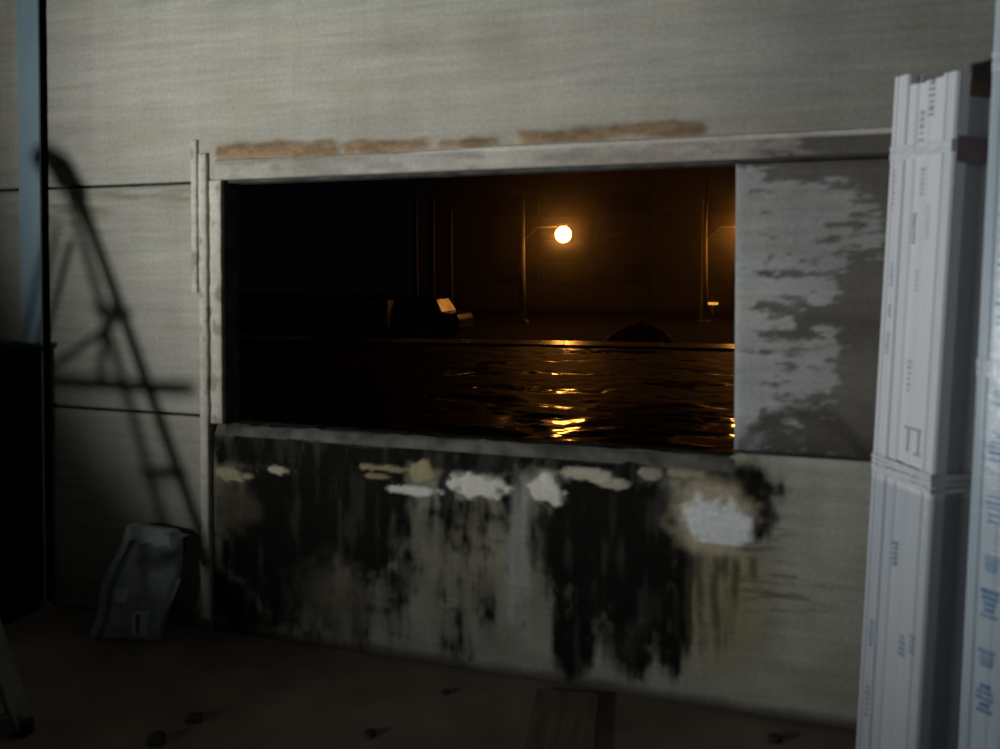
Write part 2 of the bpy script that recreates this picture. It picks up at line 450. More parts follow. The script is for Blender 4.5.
def col_sill(X, Z):
    c = base_col(X, Z, 61, (0.29, 0.29, 0.245), (0.41, 0.41, 0.36))
    clean = sstep(-0.25, 0.1, X)
    c = c * (0.80 + 0.28 * clean)[:, None]
    # brownish grime on the whole part under the opening
    g = (1 - sstep(-0.05, 0.20, X + 0.2 * (fbm(X / 0.1, Z / 0.3, 63) - 0.5))) * sstep(0.10, 0.35, Z + 0.12 * (fbm(X / 0.08, Z / 0.4, 64) - 0.5))
    c = mixc(c, (0.155, 0.145, 0.105), g * (0.35 + 0.5 * fbm(X / 0.07, Z / 0.35, 65)))
    yel = blob(X, Z, -0.10, 0.45, 0.17, 0.28, 66, 0.5, 0.5)
    c = mixc(c, (0.34, 0.30, 0.17), yel * 0.75)
    yel = blob(X, Z, -1.05, 0.62, 0.25, 0.20, 67, 0.6, 0.5)
    c = mixc(c, (0.30, 0.28, 0.19), yel * 0.5)
    gc = blob(X, Z, -0.98, 0.50, 0.055, 0.30, 68, 0.5, 0.4)
    c = mixc(c, (0.33, 0.34, 0.31), gc * 0.8)
    # black mould: soft masses broken up by vertical runs
    st = fbm(X / 0.030, Z / 0.30, 69, 5); gr = fbm(X / 0.040, Z / 0.055, 70, 5); big = fbm(X / 0.16, Z / 0.20, 76)
    field = np.zeros_like(X)
    for cx, cz, rx, rz, k in [(-2.20, 0.52, 0.42, 0.58, 1.1), (-1.80, 0.70, 0.38, 0.42, 1.08), (-2.05, 0.95, 0.75, 0.16, 1.1),
                              (-1.30, 0.98, 0.60, 0.09, 0.95), (-0.56, 0.64, 0.44, 0.50, 1.12), (-0.74, 0.24, 0.13, 0.34, 0.9),
                              (-0.50, 0.30, 0.16, 0.30, 0.85), (-0.31, 0.42, 0.11, 0.36, 0.95), (-0.08, 0.95, 0.28, 0.12, 0.75),
                              (-1.20, 0.66, 0.42, 0.22, 0.58), (-0.62, 1.00, 0.80, 0.07, 1.0), (0.05, 0.84, 0.07, 0.14, 0.85),
                              (-2.35, 0.16, 0.45, 0.24, 0.75), (-1.30, 0.28, 0.14, 0.36, 0.5), (-1.02, 0.82, 0.06, 0.14, 0.9),
                              (-1.33, 0.82, 0.06, 0.14, 0.85), (-1.62, 0.42, 0.26, 0.45, 0.55), (-1.95, 0.30, 0.45, 0.40, 0.62), (-1.10, 0.45, 0.40, 0.40, 0.42), (-0.15, 0.5, 0.2, 0.4, 0.40)]:
        d = np.sqrt(((X - cx) / rx) ** 2 + ((Z - cz) / rz) ** 2)
        field = np.maximum(field, k * (1 - sstep(0.35, 1.25, d)))
    tot = sstep(0.40, 0.80, field + 0.60 * (st - 0.5) + 0.75 * (gr - 0.5) + 0.40 * (big - 0.5))
    tone = 0.007 + 0.026 * sstep(0.45, 0.8, fbm(X / 0.04, Z / 0.20, 77))
    haze = sstep(0.16, 0.75, field + 0.50 * (st - 0.5) + 0.5 * (big - 0.5))
    c = mixc(c, (0.060, 0.056, 0.044), haze * 0.80)
    tot = tot * (0.94 + 0.06 * gr)
    c = c * (1 - tot)[:, None] + (tone * tot)[:, None] * np.array([1.0, 0.95, 0.88])[None, :]
    # brown remains inside the left mould
    b = blob(X, Z, -2.46, 0.66, 0.12, 0.13, 99, 0.5, 0.5)
    c = mixc(c, (0.10, 0.085, 0.06), b * 0.7)
    b = blob(X, Z, -1.92, 0.22, 0.20, 0.18, 100, 0.6, 0.5)
    c = mixc(c, (0.13, 0.12, 0.09), b * 0.6)
    gc = blob(X, Z, -0.985, 0.60, 0.050, 0.26, 68, 0.45, 0.5, 0.05, 0.12)
    c = mixc(c, (0.30, 0.305, 0.275), gc * 0.75)
    # dark drips right of the second mass, below the big patch
    for k, (dx, z0, z1) in enumerate([(-0.20, 0.35, 0.70), (-0.13, 0.28, 0.72), (-0.05, 0.40, 0.68), (-0.09, 0.50, 0.70), (0.02, 0.50, 0.68), (-0.24, 0.2, 0.6)]):
        w = (1 - sstep(0.006, 0.026, np.abs(X - dx + 0.02 * (fbm(X * 0 + k, Z / 0.1, 101) - 0.5)))) * sstep(z0, z0 + 0.12, Z) * (1 - sstep(z1 - 0.05, z1, Z))
        c = mixc(c, (0.06, 0.05, 0.03), w * 0.75)
    hz = sstep(0.55, 0.72, fbm(X / 0.14, Z / 0.018, 104)) * blob(X, Z, 0.05, 0.60, 0.22, 0.22, 105, 0.6, 0.4)
    c = mixc(c, (0.11, 0.10, 0.075), hz * 0.7)
    # peeling plaster patches
    for cx, cz, rx, rz, col, s, sd in PATCH:
        m = blob(X, Z, cx, cz, rx, rz, 200 + sd, 0.22, 0.60, 0.045, 0.035)
        c = mixc(c, col, m * s)
    m = blob(X, Z, -0.15, 0.80, 0.16, 0.15, 220, 0.35, 0.4)
    c = mixc(c, (0.45, 0.39, 0.28), m * 0.9)
    m = big_patch(X, Z)
    c = mixc(c, (0.74, 0.76, 0.78), m)
    c = mixc(c, (0.50, 0.44, 0.33), m * sstep(0.52, 0.7, fbm(X / 0.05, Z / 0.05, 224)) * sstep(0.80, 0.86, Z) * 0.8)
    # worn pale edge of the broken sill
    e = sstep(0.990, 1.010, Z + 0.02 * (fbm(X / 0.07, Z / 0.03, 106) - 0.5)) * (1 - sstep(WX1 - 0.02, WX1 + 0.02, X))
    c = mixc(c, (0.13, 0.125, 0.11), e * sstep(0.3, 0.7, fbm(X / 0.12, Z / 0.05, 107)))
    # damp grime line at the foot
    f = 1 - sstep(0.02, 0.07, Z + 0.03 * (fbm(X / 0.12, Z / 0.1, 108) - 0.5))
    return mixc(c, (0.05, 0.045, 0.04), f * 0.8)

def rel_sill(X, Z):
    r = 0.004 * (fbm(X / 0.3, Z / 0.3, 61) - 0.5) + 0.003 * (fbm(X / 0.5 + 0.6 * Z, Z / 0.035, 64, 3) - 0.5)
    for cx, cz, rx, rz, col, s, sd in PATCH:
        r = r + 0.008 * blob(X, Z, cx, cz, rx, rz, 200 + sd, 0.22, 0.60, 0.045, 0.035)
    r = r + 0.010 * big_patch(X, Z)
    # crumbled, rounded sill edge and the spalled bow under it
    r = r - 0.030 * sstep(0.97, 1.04, Z) * (1 - sstep(WX1 - 0.02, WX1 + 0.02, X)) * (0.4 + fbm(X / 0.1, Z / 0.1, 73))
    r = r - 0.012 * sstep(0.5, 0.7, fbm(X / 0.15, Z / 0.06, 74)) * sstep(0.84, 0.92, Z) * (1 - sstep(0, 0.1, X))
    return r

W = M['wall']
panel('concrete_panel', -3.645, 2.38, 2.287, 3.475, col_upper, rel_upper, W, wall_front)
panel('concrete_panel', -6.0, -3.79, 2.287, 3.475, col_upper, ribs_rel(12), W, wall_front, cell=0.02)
panel('concrete_panel', -3.645, -2.605, 1.10, 2.272, col_left, ribs_rel(31), W, wall_front)
panel('concrete_panel', -6.0, -3.79, 1.10, 2.272, col_left, ribs_rel(32), W, wall_front, cell=0.02)
panel('concrete_panel', -3.645, -2.608, 0.0, 1.086, col_lowleft, ribs_rel(41), W, wall_front)
panel('concrete_panel', -6.0, -3.79, 0.0, 1.086, col_lowleft, ribs_rel(42), W, wall_front, cell=0.02)
panel('concrete_panel', WX1, 2.38, 1.094, 2.268, col_pier, rel_pier, W, wall_front, cell=0.010)
panel('concrete_panel', -2.598, 2.38, 0.0, 1.08, col_sill, rel_sill, W, wall_front, cell=0.009, topfn=sill_top)
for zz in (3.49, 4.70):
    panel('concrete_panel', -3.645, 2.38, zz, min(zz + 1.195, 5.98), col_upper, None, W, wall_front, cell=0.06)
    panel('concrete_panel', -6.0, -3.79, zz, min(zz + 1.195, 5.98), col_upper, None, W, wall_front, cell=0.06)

# window opening: lintel, jamb strips, worn sill, mortar remains
window = tag(empty('window_1', (-1.3, 0, 1.04)), 'open unglazed window hole with worn concrete edges and dark view', kind='structure')
def wchild(o):
    o.parent = window; o.matrix_parent_inverse = Matrix.Translation((1.3, 0, -1.04)); return o
def col_lintel(X, Z):
    c = base_col(X, Z, 131, (0.36, 0.34, 0.30), (0.52, 0.49, 0.44))
    pk = sstep(0.45, 0.7, fbm(X / 0.12, Z / 0.04, 133))
    c = mixc(c, (0.30, 0.25, 0.22), pk * 0.6)
    d = sstep(-0.05, 0.12, X + 0.1 * (fbm(X / 0.1, Z / 0.05, 134) - 0.5))
    wz = sstep(0.50, 0.62, fbm(X / 0.12, Z / 0.025, 135)) * (1 - sstep(0.15, 0.3, X))
    c = mixc(c, (0.135, 0.125, 0.115), d * (1 - 0.7 * wz))
    e = sstep(2.362, 2.368, Z) * sstep(-1.6, -1.4, X)  # pale strip paints the highlight along the lintel's top lip
    return mixc(c, (0.80, 0.78, 0.70), e * (0.55 + 0.45 * fbm(X / 0.1, Z / 0.1, 136)))
def lint_top(X):
    return 2.384 + 0.010 * (fbm(X / 0.35, X * 0 + 2, 137) - 0.5)
wchild(panel('lintel', -2.565, 2.38, 2.286, 2.384, col_lintel, lambda X, Z: 0.006 * (fbm(X / 0.1, Z / 0.03, 138) - 0.5), W, None,
             cell=0.009, th=0.02, yf=-0.022, topfn=lint_top, edge=0.008))
def col_jamb(X, Z):
    c = base_col(X, Z, 141, (0.50, 0.48, 0.40), (0.68, 0.66, 0.58))
    d = sstep(0.55, 0.7, fbm(X / 0.05, Z / 0.09, 143))
    c = mixc(c, (0.24, 0.19, 0.13), d * 0.6)
    low = 1 - sstep(0.9, 1.15, Z)
    return c * (1 - 0.10 * low)[:, None]
jr = lambda X, Z: 0.010 * (fbm(X / 0.04, Z / 0.06, 144) - 0.5)
wchild(panel('jamb_strip', -2.705, -2.672, 1.72, 2.49, col_jamb, jr, W, None, cell=0.006, th=0.02, yf=-0.022))
wchild(panel('jamb_strip', -2.658, -2.612, 0.06, 2.42, col_jamb, jr, W, None, cell=0.007, th=0.025, yf=-0.026))
wchild(panel('jamb_strip', -2.603, -2.537, 1.06, 2.285, col_jamb, jr, W, None, cell=0.007, th=0.035, yf=-0.012))
# inner faces of the hole
wchild(MB().box(WX0 - 0.004, WX0 + 0.003, 0.02, 0.13, WZ0, WZ1).build('reveal', M['reveal']))
wchild(MB().box(WX1 - 0.003, WX1 + 0.004, 0.042, 0.13, WZ0, WZ1).build('reveal', M['reveal']))
wchild(MB().box(WX0, WX1, 0.036, 0.13, WZ1 - 0.004, WZ1 + 0.002).build('soffit', M['reveal']))
def sill_slab():
    n = 120; mb = MB(); vv = []; ff = []
    xs = np.linspace(WX0, WX1, n)
    ys = [0.012, 0.05, 0.08, 0.105, 0.135]
    for j, y in enumerate(ys):
        zz = 1.054 + 0.014 * (fbm(xs / 0.2, xs * 0 + y * 9, 151) - 0.5) - (0.006 if j == 0 else 0)
        vv += [(x, y, z) for x, z in zip(xs.tolist(), zz.tolist())]
    b = len(vv)
    vv += [(x, y, 1.0) for y in (ys[0], ys[-1]) for x in xs.tolist()]
    for j in range(len(ys) - 1):
        for i in range(n - 1):
            a = j * n + i; ff.append((a, a + 1, a + 1 + n, a + n))
    for i in range(n - 1):
        ff.append((b + i, b + i + 1, i + 1, i))
        k = (len(ys) - 1) * n
        ff.append((k + i, k + i + 1, b + n + i + 1, b + n + i))
    mb.add(vv, ff)
    return mb.build('sill', M['reveal'], smooth=True)
wchild(sill_slab())
# ------------------------------------------------------------------ steel column at the panel joint
col = tag(empty('steel_column', (-3.725, -0.02, 0)), 'blue-grey painted steel column standing against the concrete wall', 'column')
mb = MB()
mb.box(-0.072, 0.072, -0.025, -0.012, 0, 5.98)
mb.build('flange', M['bluepaint'], col, bevel=0.002)
MB().box(-0.005, 0.005, -0.012, 0.052, 0, 5.98).build('web', M['bluepaint'], col)
MB().box(-0.04, 0.04, 0.003, 0.012, 0, 5.98).build('back_flange', M['bluepaint'], col)
MB().box(-0.075, 0.075, -0.030, 0.015, 0, 0.015).build('base_plate', M['bluepaint'], col)

# ------------------------------------------------------------------ black cabinet in the left corner
cab = tag(empty('metal_cabinet', (-4.04, -0.180, 0)), 'black metal cabinet standing in front of the blue-grey column', 'cabinet')
MB().box(-0.40, 0.40, -0.11, 0.125, 0.06, 1.40).build('body', M['black'], cab, bevel=0.012)
MB().box(-0.42, 0.42, -0.13, 0.13, 1.40, 1.425).build('top', M['black'], cab, bevel=0.008)
MB().box(-0.38, 0.38, -0.09, 0.11, 0, 0.06).build('plinth', M['black'], cab)
for s in (-1, 1):
    d = MB().box(min(0.008 * s, 0.385 * s), max(0.008 * s, 0.385 * s), -0.124, -0.111, 0.09, 1.37).build('door', M['black'], cab, bevel=0.003)
    MB().bar((0.05 * s, -0.135, 0.70), (0.05 * s, -0.135, 0.86), 0.014, 0.014).build('handle', M['black'], d)

# ------------------------------------------------------------------ sack leaning against the wall
def build_sack():
    root = tag(empty('sack', (-2.945, -0.20, 0), (0, 0, R(8))), 'pale woven sack with folded top slumped against the lower wall', 'sack')
    nu, nv = 22, 26
    Wd, Ht, Th = 0.36, 0.53, 0.13
    vv = []; ff = []
    def pt(u, v, side):                                    # u,v in 0..1; side -1 front, +1 back
        lean = 0.10 * v
        sk = 0.105 * v                                      # parallelogram slump to the right
        wdt = Wd * (1.02 - 0.16 * v)
        x = (u - 0.5) * wdt + sk + 0.012 * math.sin(9 * v + 3 * u)
        prof = (1 - abs(2 * u - 1) ** 3.2) ** 0.6
        full = Th * (0.62 + 0.38 * math.sin(math.pi * min(1, v * 1.05) ** 0.7)) * (1 - 0.75 * max(0, v - 0.78) / 0.22)
        y = lean + side * full * 0.5 * prof
        crease = 0.012 * (fbm(np.array([u * 5.0]), np.array([v * 6.0]), 170)[0] - 0.5) * 2
        y += side * crease
        z = 0.004 + Ht * v * (1 - 0.05 * u) - 0.02 * (u > 0.85) * v
        return (x, y, z)
    for side in (-1, 1):
        b = len(vv)
        for j in range(nv + 1):
            for i in range(nu + 1): vv.append(pt(i / nu, j / nv, side))
        for j in range(nv):
            for i in range(nu):
                a = b + j * (nu + 1) + i; ff.append((a, a + 1, a + nu + 2, a + nu + 1))
    mb = MB().add(vv, ff)
    body = mb.build('sack_body', M['sack'], root, smooth=True)
    bm = bmesh.new(); bm.from_mesh(body.data)
    bmesh.ops.remove_doubles(bm, verts=bm.verts, dist=0.0015)
    bmesh.ops.holes_fill(bm, edges=[e for e in bm.edges if e.is_boundary], sides=0)
    bm.to_mesh(body.data); bm.free()
    # gusset strip down the left side, standing off the front
    g = MB()
    for j in range(nv):
        p, q = Vector(pt(0.03, j / nv, -1)), Vector(pt(0.03, (j + 1) / nv, -1))
        g.add([p + Vector((-0.035, -0.012, 0)), p + Vector((0.012, -0.026, 0)), q + Vector((0.012, -0.026, 0)), q + Vector((-0.035, -0.012, 0)),
               p + Vector((-0.035, 0.0, 0)), p + Vector((0.012, -0.012, 0)), q + Vector((0.012, -0.012, 0)), q + Vector((-0.035, 0.0, 0))],
              [(0, 1, 2, 3), (7, 6, 5, 4), (1, 5, 6, 2), (0, 3, 7, 4)])
    g.build('side_gusset', M['sack'], root)
    s = MB()
    for j in range(nv):
        p, q = Vector(pt(0.13, j / nv, -1)), Vector(pt(0.13, (j + 1) / nv, -1))
        s.add([p + Vector((-0.009, -0.003, 0)), p + Vector((0.009, -0.003, 0)), q + Vector((0.009, -0.003, 0)), q + Vector((-0.009, -0.003, 0))], [(0, 1, 2, 3)])
    s.build('seam', M['sackdark'], root)
    fl = MB()                                              # folded-over top
    for i in range(nu):
        pa, pb = Vector(pt(i / nu, 1, 0)), Vector(pt((i + 1) / nu, 1, 0))
        da, db = [0.045 + 0.02 * (k / nu) + 0.008 * math.sin(k * 1.1) for k in (i, i + 1)]
        fl.add([pa + Vector((0, 0.03, 0.004)), pb + Vector((0, 0.03, 0.004)), pb + Vector((0.004, -0.055, 0.014)), pa + Vector((0.004, -0.055, 0.014)),
                pb + Vector((0.012, -0.072, -db)), pa + Vector((0.012, -0.072, -da))], [(0, 1, 2, 3), (3, 2, 4, 5)])
    fl.build('top_fold', M['sack'], root, smooth=True)
    def decal(name, u0, u1, v0, v1, mat, off):
        d = MB(); k = 8; vv2 = []; f2 = []
        for j in range(k + 1):
            for i in range(k + 1):
                p = pt(u0 + (u1 - u0) * i / k, v0 + (v1 - v0) * j / k, -1)
                vv2.append((p[0], p[1] - off, p[2]))
        for j in range(k):
            for i in range(k):
                a = j * (k + 1) + i; f2.append((a, a + 1, a + k + 2, a + k + 1))
        return d.add(vv2, f2).build(name, mat, root, smooth=True)
    decal('printed_patch', 0.20, 0.42, 0.36, 0.48, M['pvc2'], 0.004)
    decal('printed_patch', 0.58, 0.82, 0.06, 0.30, M['pvc2'], 0.004)
    decal('printed_patch', 0.64, 0.70, 0.08, 0.27, M['sackdark'], 0.006)
    return root
build_sack()

# ------------------------------------------------------------------ wrapped bundles of window profiles
def groove_poly(u0, u1, v0, v1, g=0.006):
    """rectangular hollow-section outline with shallow channels in the front and side"""
    w = u1 - u0; d = v1 - v0
    return [(u0, v0), (u0 + 0.20 * w, v0), (u0 + 0.24 * w, v0 + g), (u0 + 0.40 * w, v0 + g), (u0 + 0.46 * w, v0),
            (u0 + 0.60 * w, v0), (u0 + 0.64 * w, v0 + 0.5 * g), (u0 + 0.72 * w, v0 + 0.5 * g), (u0 + 0.76 * w, v0)] + \
           [(u1 - 0.012 + 0.012 * math.sin(a), v0 + 0.012 - 0.012 * math.cos(a)) for a in [math.pi / 2 * k / 6 for k in range(7)]] + [
            (u1, v0 + 0.30 * d), (u1 - g, v0 + 0.30 * d), (u1 - g, v0 + 0.42 * d), (u1, v0 + 0.42 * d),
            (u1, v1), (u0, v1)]

def marks(root, items, mat_key, name='print_mark'):
    for (u, v, z, w, h, nrm, n) in items:
        mb = MB(); r_ = random.Random(int(z * 1000 + u * 100))
        for k in range(n):
            zz = z - h / 2 + h * (k + 0.5) / n
            hh = h / n * r_.uniform(0.35, 0.75)
            ww = w * r_.uniform(0.55, 1.0)
            if nrm == 'f': mb.box(u - ww / 2, u + ww / 2, v - 0.0012, v, zz - hh / 2, zz + hh / 2)
            else: mb.box(u, u + 0.0012, v - ww / 2, v + ww / 2, zz - hh / 2, zz + hh / 2)
        mb.build(name, M[mat_key], root)

def wrapband(u0, u1, v0, v1, z0, z1, n=3, seed=0):
    mb = MB(); r_ = random.Random(seed)
    for k in range(n):
        a = z0 + (z1 - z0) * k / n + r_.uniform(-0.004, 0.004); h = (z1 - z0) / n * r_.uniform(0.6, 1.05)
        t = r_.uniform(-0.010, 0.010)
        e = 0.0012 + 0.0004 * k
        p = [(u0 - e, v0 - e), (u1 + e, v0 - e), (u1 + e, v1 + e), (u0 - e, v1 + e)]
        tz = [0, t, t * 0.5, -t * 0.5]
        mb.add([(x, y, a + tz[i]) for i, (x, y) in enumerate(p)] + [(x, y, a + h + tz[i]) for i, (x, y) in enumerate(p)],
               [(i, (i + 1) % 4, 4 + (i + 1) % 4, 4 + i) for i in range(4)])
    return mb

YAW = R(-58)
lean = Matrix.Rotation(R(2.55), 4, 'Y')
b1 = tag(empty('profile_bundle', (0.596, -0.273, 0.012), (lean @ Matrix.Rotation(YAW, 4, 'Z')).to_euler()),
         'bundle of white window profiles bound with film, leaning beside the weathered pier', 'profile bundle',
         'wrapped bundles of window profiles')
b1.scale = (0.86, 1.70, 1.0)
specs = [  # u0,u1,v0,v1,top
    (-0.160, -0.090, -0.100, -0.020, 2.505, 'pvc'), (-0.086, 0.098, -0.094, -0.020, 2.465, 'pvc'),
    (0.102, 0.160, -0.100, -0.066, 2.470, 'pvc'), (0.104, 0.150, -0.062, 0.020, 2.395, 'pvc'), (0.100, 0.158, 0.026, 0.075, 2.452, 'pvc'),
    (-0.160, -0.040, -0.016, 0.100, 2.440, 'pvc'), (-0.036, 0.096, -0.016, 0.100, 2.430, 'pvc')]
for u0, u1, v0, v1, top, mk in specs:
    pr = MB().prism(groove_poly(u0, u1, v0, v1), 0.0, top).build('profile', M[mk], b1, bevel=0)
    MB().box(u0 + 0.012, u1 - 0.012, v0 + 0.014, v1 - 0.012, top - 0.001, top + 0.0015).build('end_cavity', M['pvcgrey'], pr)
MB().box(0.104, 0.148, -0.060, 0.018, 2.397, 2.452).build('cardboard_spacer', M['card'], b1)
def film_sleeve(u0, u1, v0, v1, z0, z1, nz, nu, amp, seed):
    per = []; r_ = 0.022
    for cu_, cv_, a0 in ((u1 - r_, v0 + r_, -90), (u1 - r_, v1 - r_, 0), (u0 + r_, v1 - r_, 90), (u0 + r_, v0 + r_, 180)):
        for k in range(6):
            a = R(a0 + 18 * k)
            per.append((cu_ + r_ * math.cos(a), cv_ + r_ * math.sin(a)))
        q = per[-1]
        nx_ = {-90: (u1, v1 - r_), 0: (u0 + r_, v1), 90: (u0, v0 + r_), 180: (u1 - r_, v0)}[a0]
        for k in range(1, nu): per.append((q[0] + (nx_[0] - q[0]) * k / nu, q[1] + (nx_[1] - q[1]) * k / nu))
    n = len(per); vv = []; ff = []
    cu, cv = (u0 + u1) / 2, (v0 + v1) / 2
    for j in range(nz + 1):
        z = z0 + (z1 - z0) * j / nz
        for i, (u, v) in enumerate(per):
            a = amp * (fbm(np.array([i * 0.45]), np.array([z * 2.2]), seed)[0])
            s = 1 + a / 0.16
            vv.append((cu + (u - cu) * s, cv + (v - cv) * s, z))
    for j in range(nz):
        for i in range(n):
            i2 = (i + 1) % n; ff.append((j * n + i, j * n + i2, (j + 1) * n + i2, (j + 1) * n + i))
    return MB().add(vv, ff)
film_sleeve(-0.164, 0.164, -0.104, 0.104, 0.02, 1.06, 30, 8, 0.004, 5).build('film_sleeve', M['film'], b1, smooth=True)
wrapband(-0.1605, 0.1605, -0.1005, 0.1005, 2.205, 2.255, 3, 1).build('film_band', M['band'], b1)
wrapband(-0.1605, 0.1605, -0.1005, 0.1005, 1.08, 1.15, 4, 2).build('film_band', M['band'], b1)
MB().box(0.161, 0.1635, -0.09, 0.09, 2.175, 2.26).build('parcel_tape', M['mauve'], b1)
marks(b1, [(0.03, -0.094, 2.40, 0.035, 0.13, 'f', 6), (-0.01, -0.094, 2.30, 0.03, 0.14, 'f', 6)], 'greyprint')
marks(b1, [(-0.03, -0.094, 1.96, 0.022, 0.11, 'f', 8), (0.05, -0.094, 1.98, 0.018, 0.12, 'f', 8), (-0.13, -0.1, 2.1, 0.012, 0.16, 'f', 8)], 'redprint')
marks(b1, [(-0.118, -0.1, 1.80, 0.022, 0.09, 'f', 6), (-0.118, -0.1, 1.55, 0.022, 0.08, 'f', 6), (0.01, -0.094, 1.78, 0.02, 0.08, 'f', 5),
           (0.01, -0.094, 2.12, 0.026, 0.10, 'f', 6), (-0.118, -0.1, 1.67, 0.018, 0.05, 'f', 3), (0.0, -0.094, 1.45, 0.022, 0.12, 'f', 6)], 'blueprint')
marks(b1, [(-0.02, -0.094, 0.82, 0.030, 0.09, 'f', 5), (0.05, -0.094, 0.52, 0.035, 0.08, 'f', 4), (0.11, -0.1, 0.55, 0.03, 0.07, 'f', 4),
           (-0.11, -0.1, 0.50, 0.026, 0.10, 'f', 6), (-0.11, -0.1, 0.25, 0.026, 0.12, 'f', 6)], 'blueprint')
# square bracket-like stamp
st = MB()
st.box(-0.005, 0.085, -0.0958, -0.0945, 1.268, 1.276).box(0.012, 0.022, -0.0958, -0.0945, 1.19, 1.268).box(0.068, 0.078, -0.0958, -0.0945, 1.19, 1.268).box(0.05, 0.095, -0.0958, -0.0945, 1.184, 1.192)
st.build('print_mark', M['greyprint'], b1)

lean2 = Matrix.Rotation(R(1.9), 4, 'Y')
b2 = tag(empty('profile_bundle', (0.772, -0.76, 0.012), (lean2 @ Matrix.Rotation(R(-40), 4, 'Z')).to_euler()),
         'tall bundle of profiles in bluish printed film at the right picture edge', 'profile bundle',
         'wrapped bundles of window profiles')
for u0, u1, v0, v1, top in [(-0.15, -0.03, -0.10, 0.0, 2.83), (-0.026, 0.15, -0.096, 0.0, 2.86), (-0.15, 0.0, 0.004, 0.10, 2.80), (0.004, 0.15, 0.004, 0.10, 2.84)]:
    pr = MB().prism(groove_poly(u0, u1, v0, v1), 0, top).build('profile', M['pvc2'], b2)
    MB().box(u0 + 0.012, u1 - 0.012, v0 + 0.014, v1 - 0.012, top - 0.001, top + 0.0015).build('end_cavity', M['pvcgrey'], pr)
film_sleeve(-0.154, 0.154, -0.104, 0.104, 0.02, 2.78, 60, 8, 0.003, 8).build('film_sleeve', M['film'], b2, smooth=True)
wrapband(-0.1505, 0.1505, -0.1005, 0.1005, 2.40, 2.45, 3, 4).build('film_band', M['band'], b2)
wrapband(-0.1505, 0.1505, -0.1005, 0.1005, 1.50, 1.56, 3, 5).build('film_band', M['band'], b2)
marks(b2, [(-0.085, -0.1, z, 0.05, h, 'f', 5) for z, h in [(2.62, 0.10), (2.28, 0.16), (2.02, 0.10), (1.88, 0.12), (1.70, 0.10), (1.44, 0.06), (1.30, 0.08),
                                                         (1.12, 0.09), (0.96, 0.05), (0.84, 0.09), (0.68, 0.05), (0.56, 0.09)]], 'blueprint2')

# ------------------------------------------------------------------ stepladder just outside the left edge, its foot in the corner
lad = tag(empty('stepladder', (-3.3, -1.1, 0)), 'aluminium stepladder whose foot shows in the bottom left corner', 'stepladder')
def lp(p): return Vector(p) - Vector((-3.3, -1.1, 0))
f1, t1 = Vector((-2.735, -1.0, 0.03)), Vector((-3.565, -1.02, 1.95))
f2, t2 = Vector((-3.02, -1.28, 0.03)), Vector((-3.66, -1.22, 1.95))
def on(a, b, z): return a + (b - a) * ((z - a.z) / (b.z - a.z))
for a, b in ((f1, t1), (f2, t2)):
    r_ = MB().bar(lp(a), lp(b), 0.085, 0.03).build('rail', M['alu'], lad, bevel=0.004)
    MB().box(-0.032, 0.032, -0.022, 0.022, -0.03, 0.03).build('rubber_foot', M['rubber'], r_, m=Matrix.Translation(lp(a)))
hoop = [t1, t1 + Vector((-0.05, 0, 0.08)), t1 + Vector((-0.10, -0.05, 0.13)), t2 + Vector((-0.09, 0.05, 0.14)), t2 + Vector((-0.05, 0, 0.08)), t2]
MB().tube([lp(p) for p in hoop], 0.046, 10).build('grab_hoop', M['rubber'], lad, smooth=True)
r1, r2 = Vector((-4.22, -0.86, 0.03)), Vector((-4.30, -1.34, 0.03))
for a, b in ((r1, t1), (r2, t2)):
    MB().bar(lp(a), lp(on(a, b, 1.80)), 0.045, 0.025).build('rear_leg', M['alu'], lad, bevel=0.004)
    MB().box(-0.03, 0.03, -0.02, 0.02, -0.03, 0.02).build('rubber_foot', M['rubber'], lad, m=Matrix.Translation(lp(a)))
for z in (0.30, 0.60, 0.90, 1.50):
    a, b = on(f1, t1, z), on(f2, t2, z)
    MB().bar(lp(a), lp(b), 0.10, 0.03).build('step', M['alu'], lad, bevel=0.004)
MB().bar(lp(f1 + Vector((0, 0, 0.035))), lp(f2 + Vector((0, 0, 0.035))), 0.035, 0.05).build('bottom_brace', M['alu'], lad, bevel=0.004)
MB().box(-3.80, -3.10, -1.24, -1.00, 1.195, 1.245).build('platform', M['alu'], lad, bevel=0.005, m=Matrix.Translation((3.3, 1.1, 0)))
MB().bar(lp(on(r1, t1, 0.5)), lp(on(r2, t2, 0.5)), 0.03, 0.03).build('rear_brace', M['alu'], lad)
MB().bar(lp(on(f2, t2, 1.45)), lp(on(f2, t2, 1.24) + Vector((-0.10, 0, 0))), 0.035, 0.03).build('stay', M['alu'], lad)
MB().bar(lp(on(r1, t1, 1.22)), lp(on(r1, t1, 1.5) + Vector((0.33, 0, -0.02))), 0.03, 0.03).build('stay', M['alu'], lad)

# ------------------------------------------------------------------ tripod work light (source of the beam)
wl = tag(empty('work_light', (-4.0, -4.0, 0)), 'halogen work light on a tripod behind the stepladder', 'work light')
dirv = (AIM - LIGHT).normalized()
rot = dirv.to_track_quat('-Z', 'Y').to_matrix().to_4x4()
mt = Matrix.Translation(Vector((0, 0, 1.2)) - dirv * 0.07) @ rot
MB().box(-0.13, 0.13, -0.09, 0.09, 0.0, 0.10).build('housing', M['black'], wl, bevel=0.01, m=mt)
fr = MB().box(-0.13, 0.13, 0.075, 0.09, -0.02, 0.0).box(-0.13, 0.13, -0.09, -0.075, -0.02, 0.0).box(-0.13, -0.115, -0.075, 0.075, -0.02, 0).box(0.115, 0.13, -0.075, 0.075, -0.02, 0)
fr.build('front_frame', M['alu'], wl, m=mt)
MB().box(-0.115, 0.115, -0.075, 0.075, -0.008, -0.002).build('lens', emit_mat('work_light_lens', (0.95, 1, 1), 8), wl, m=mt)
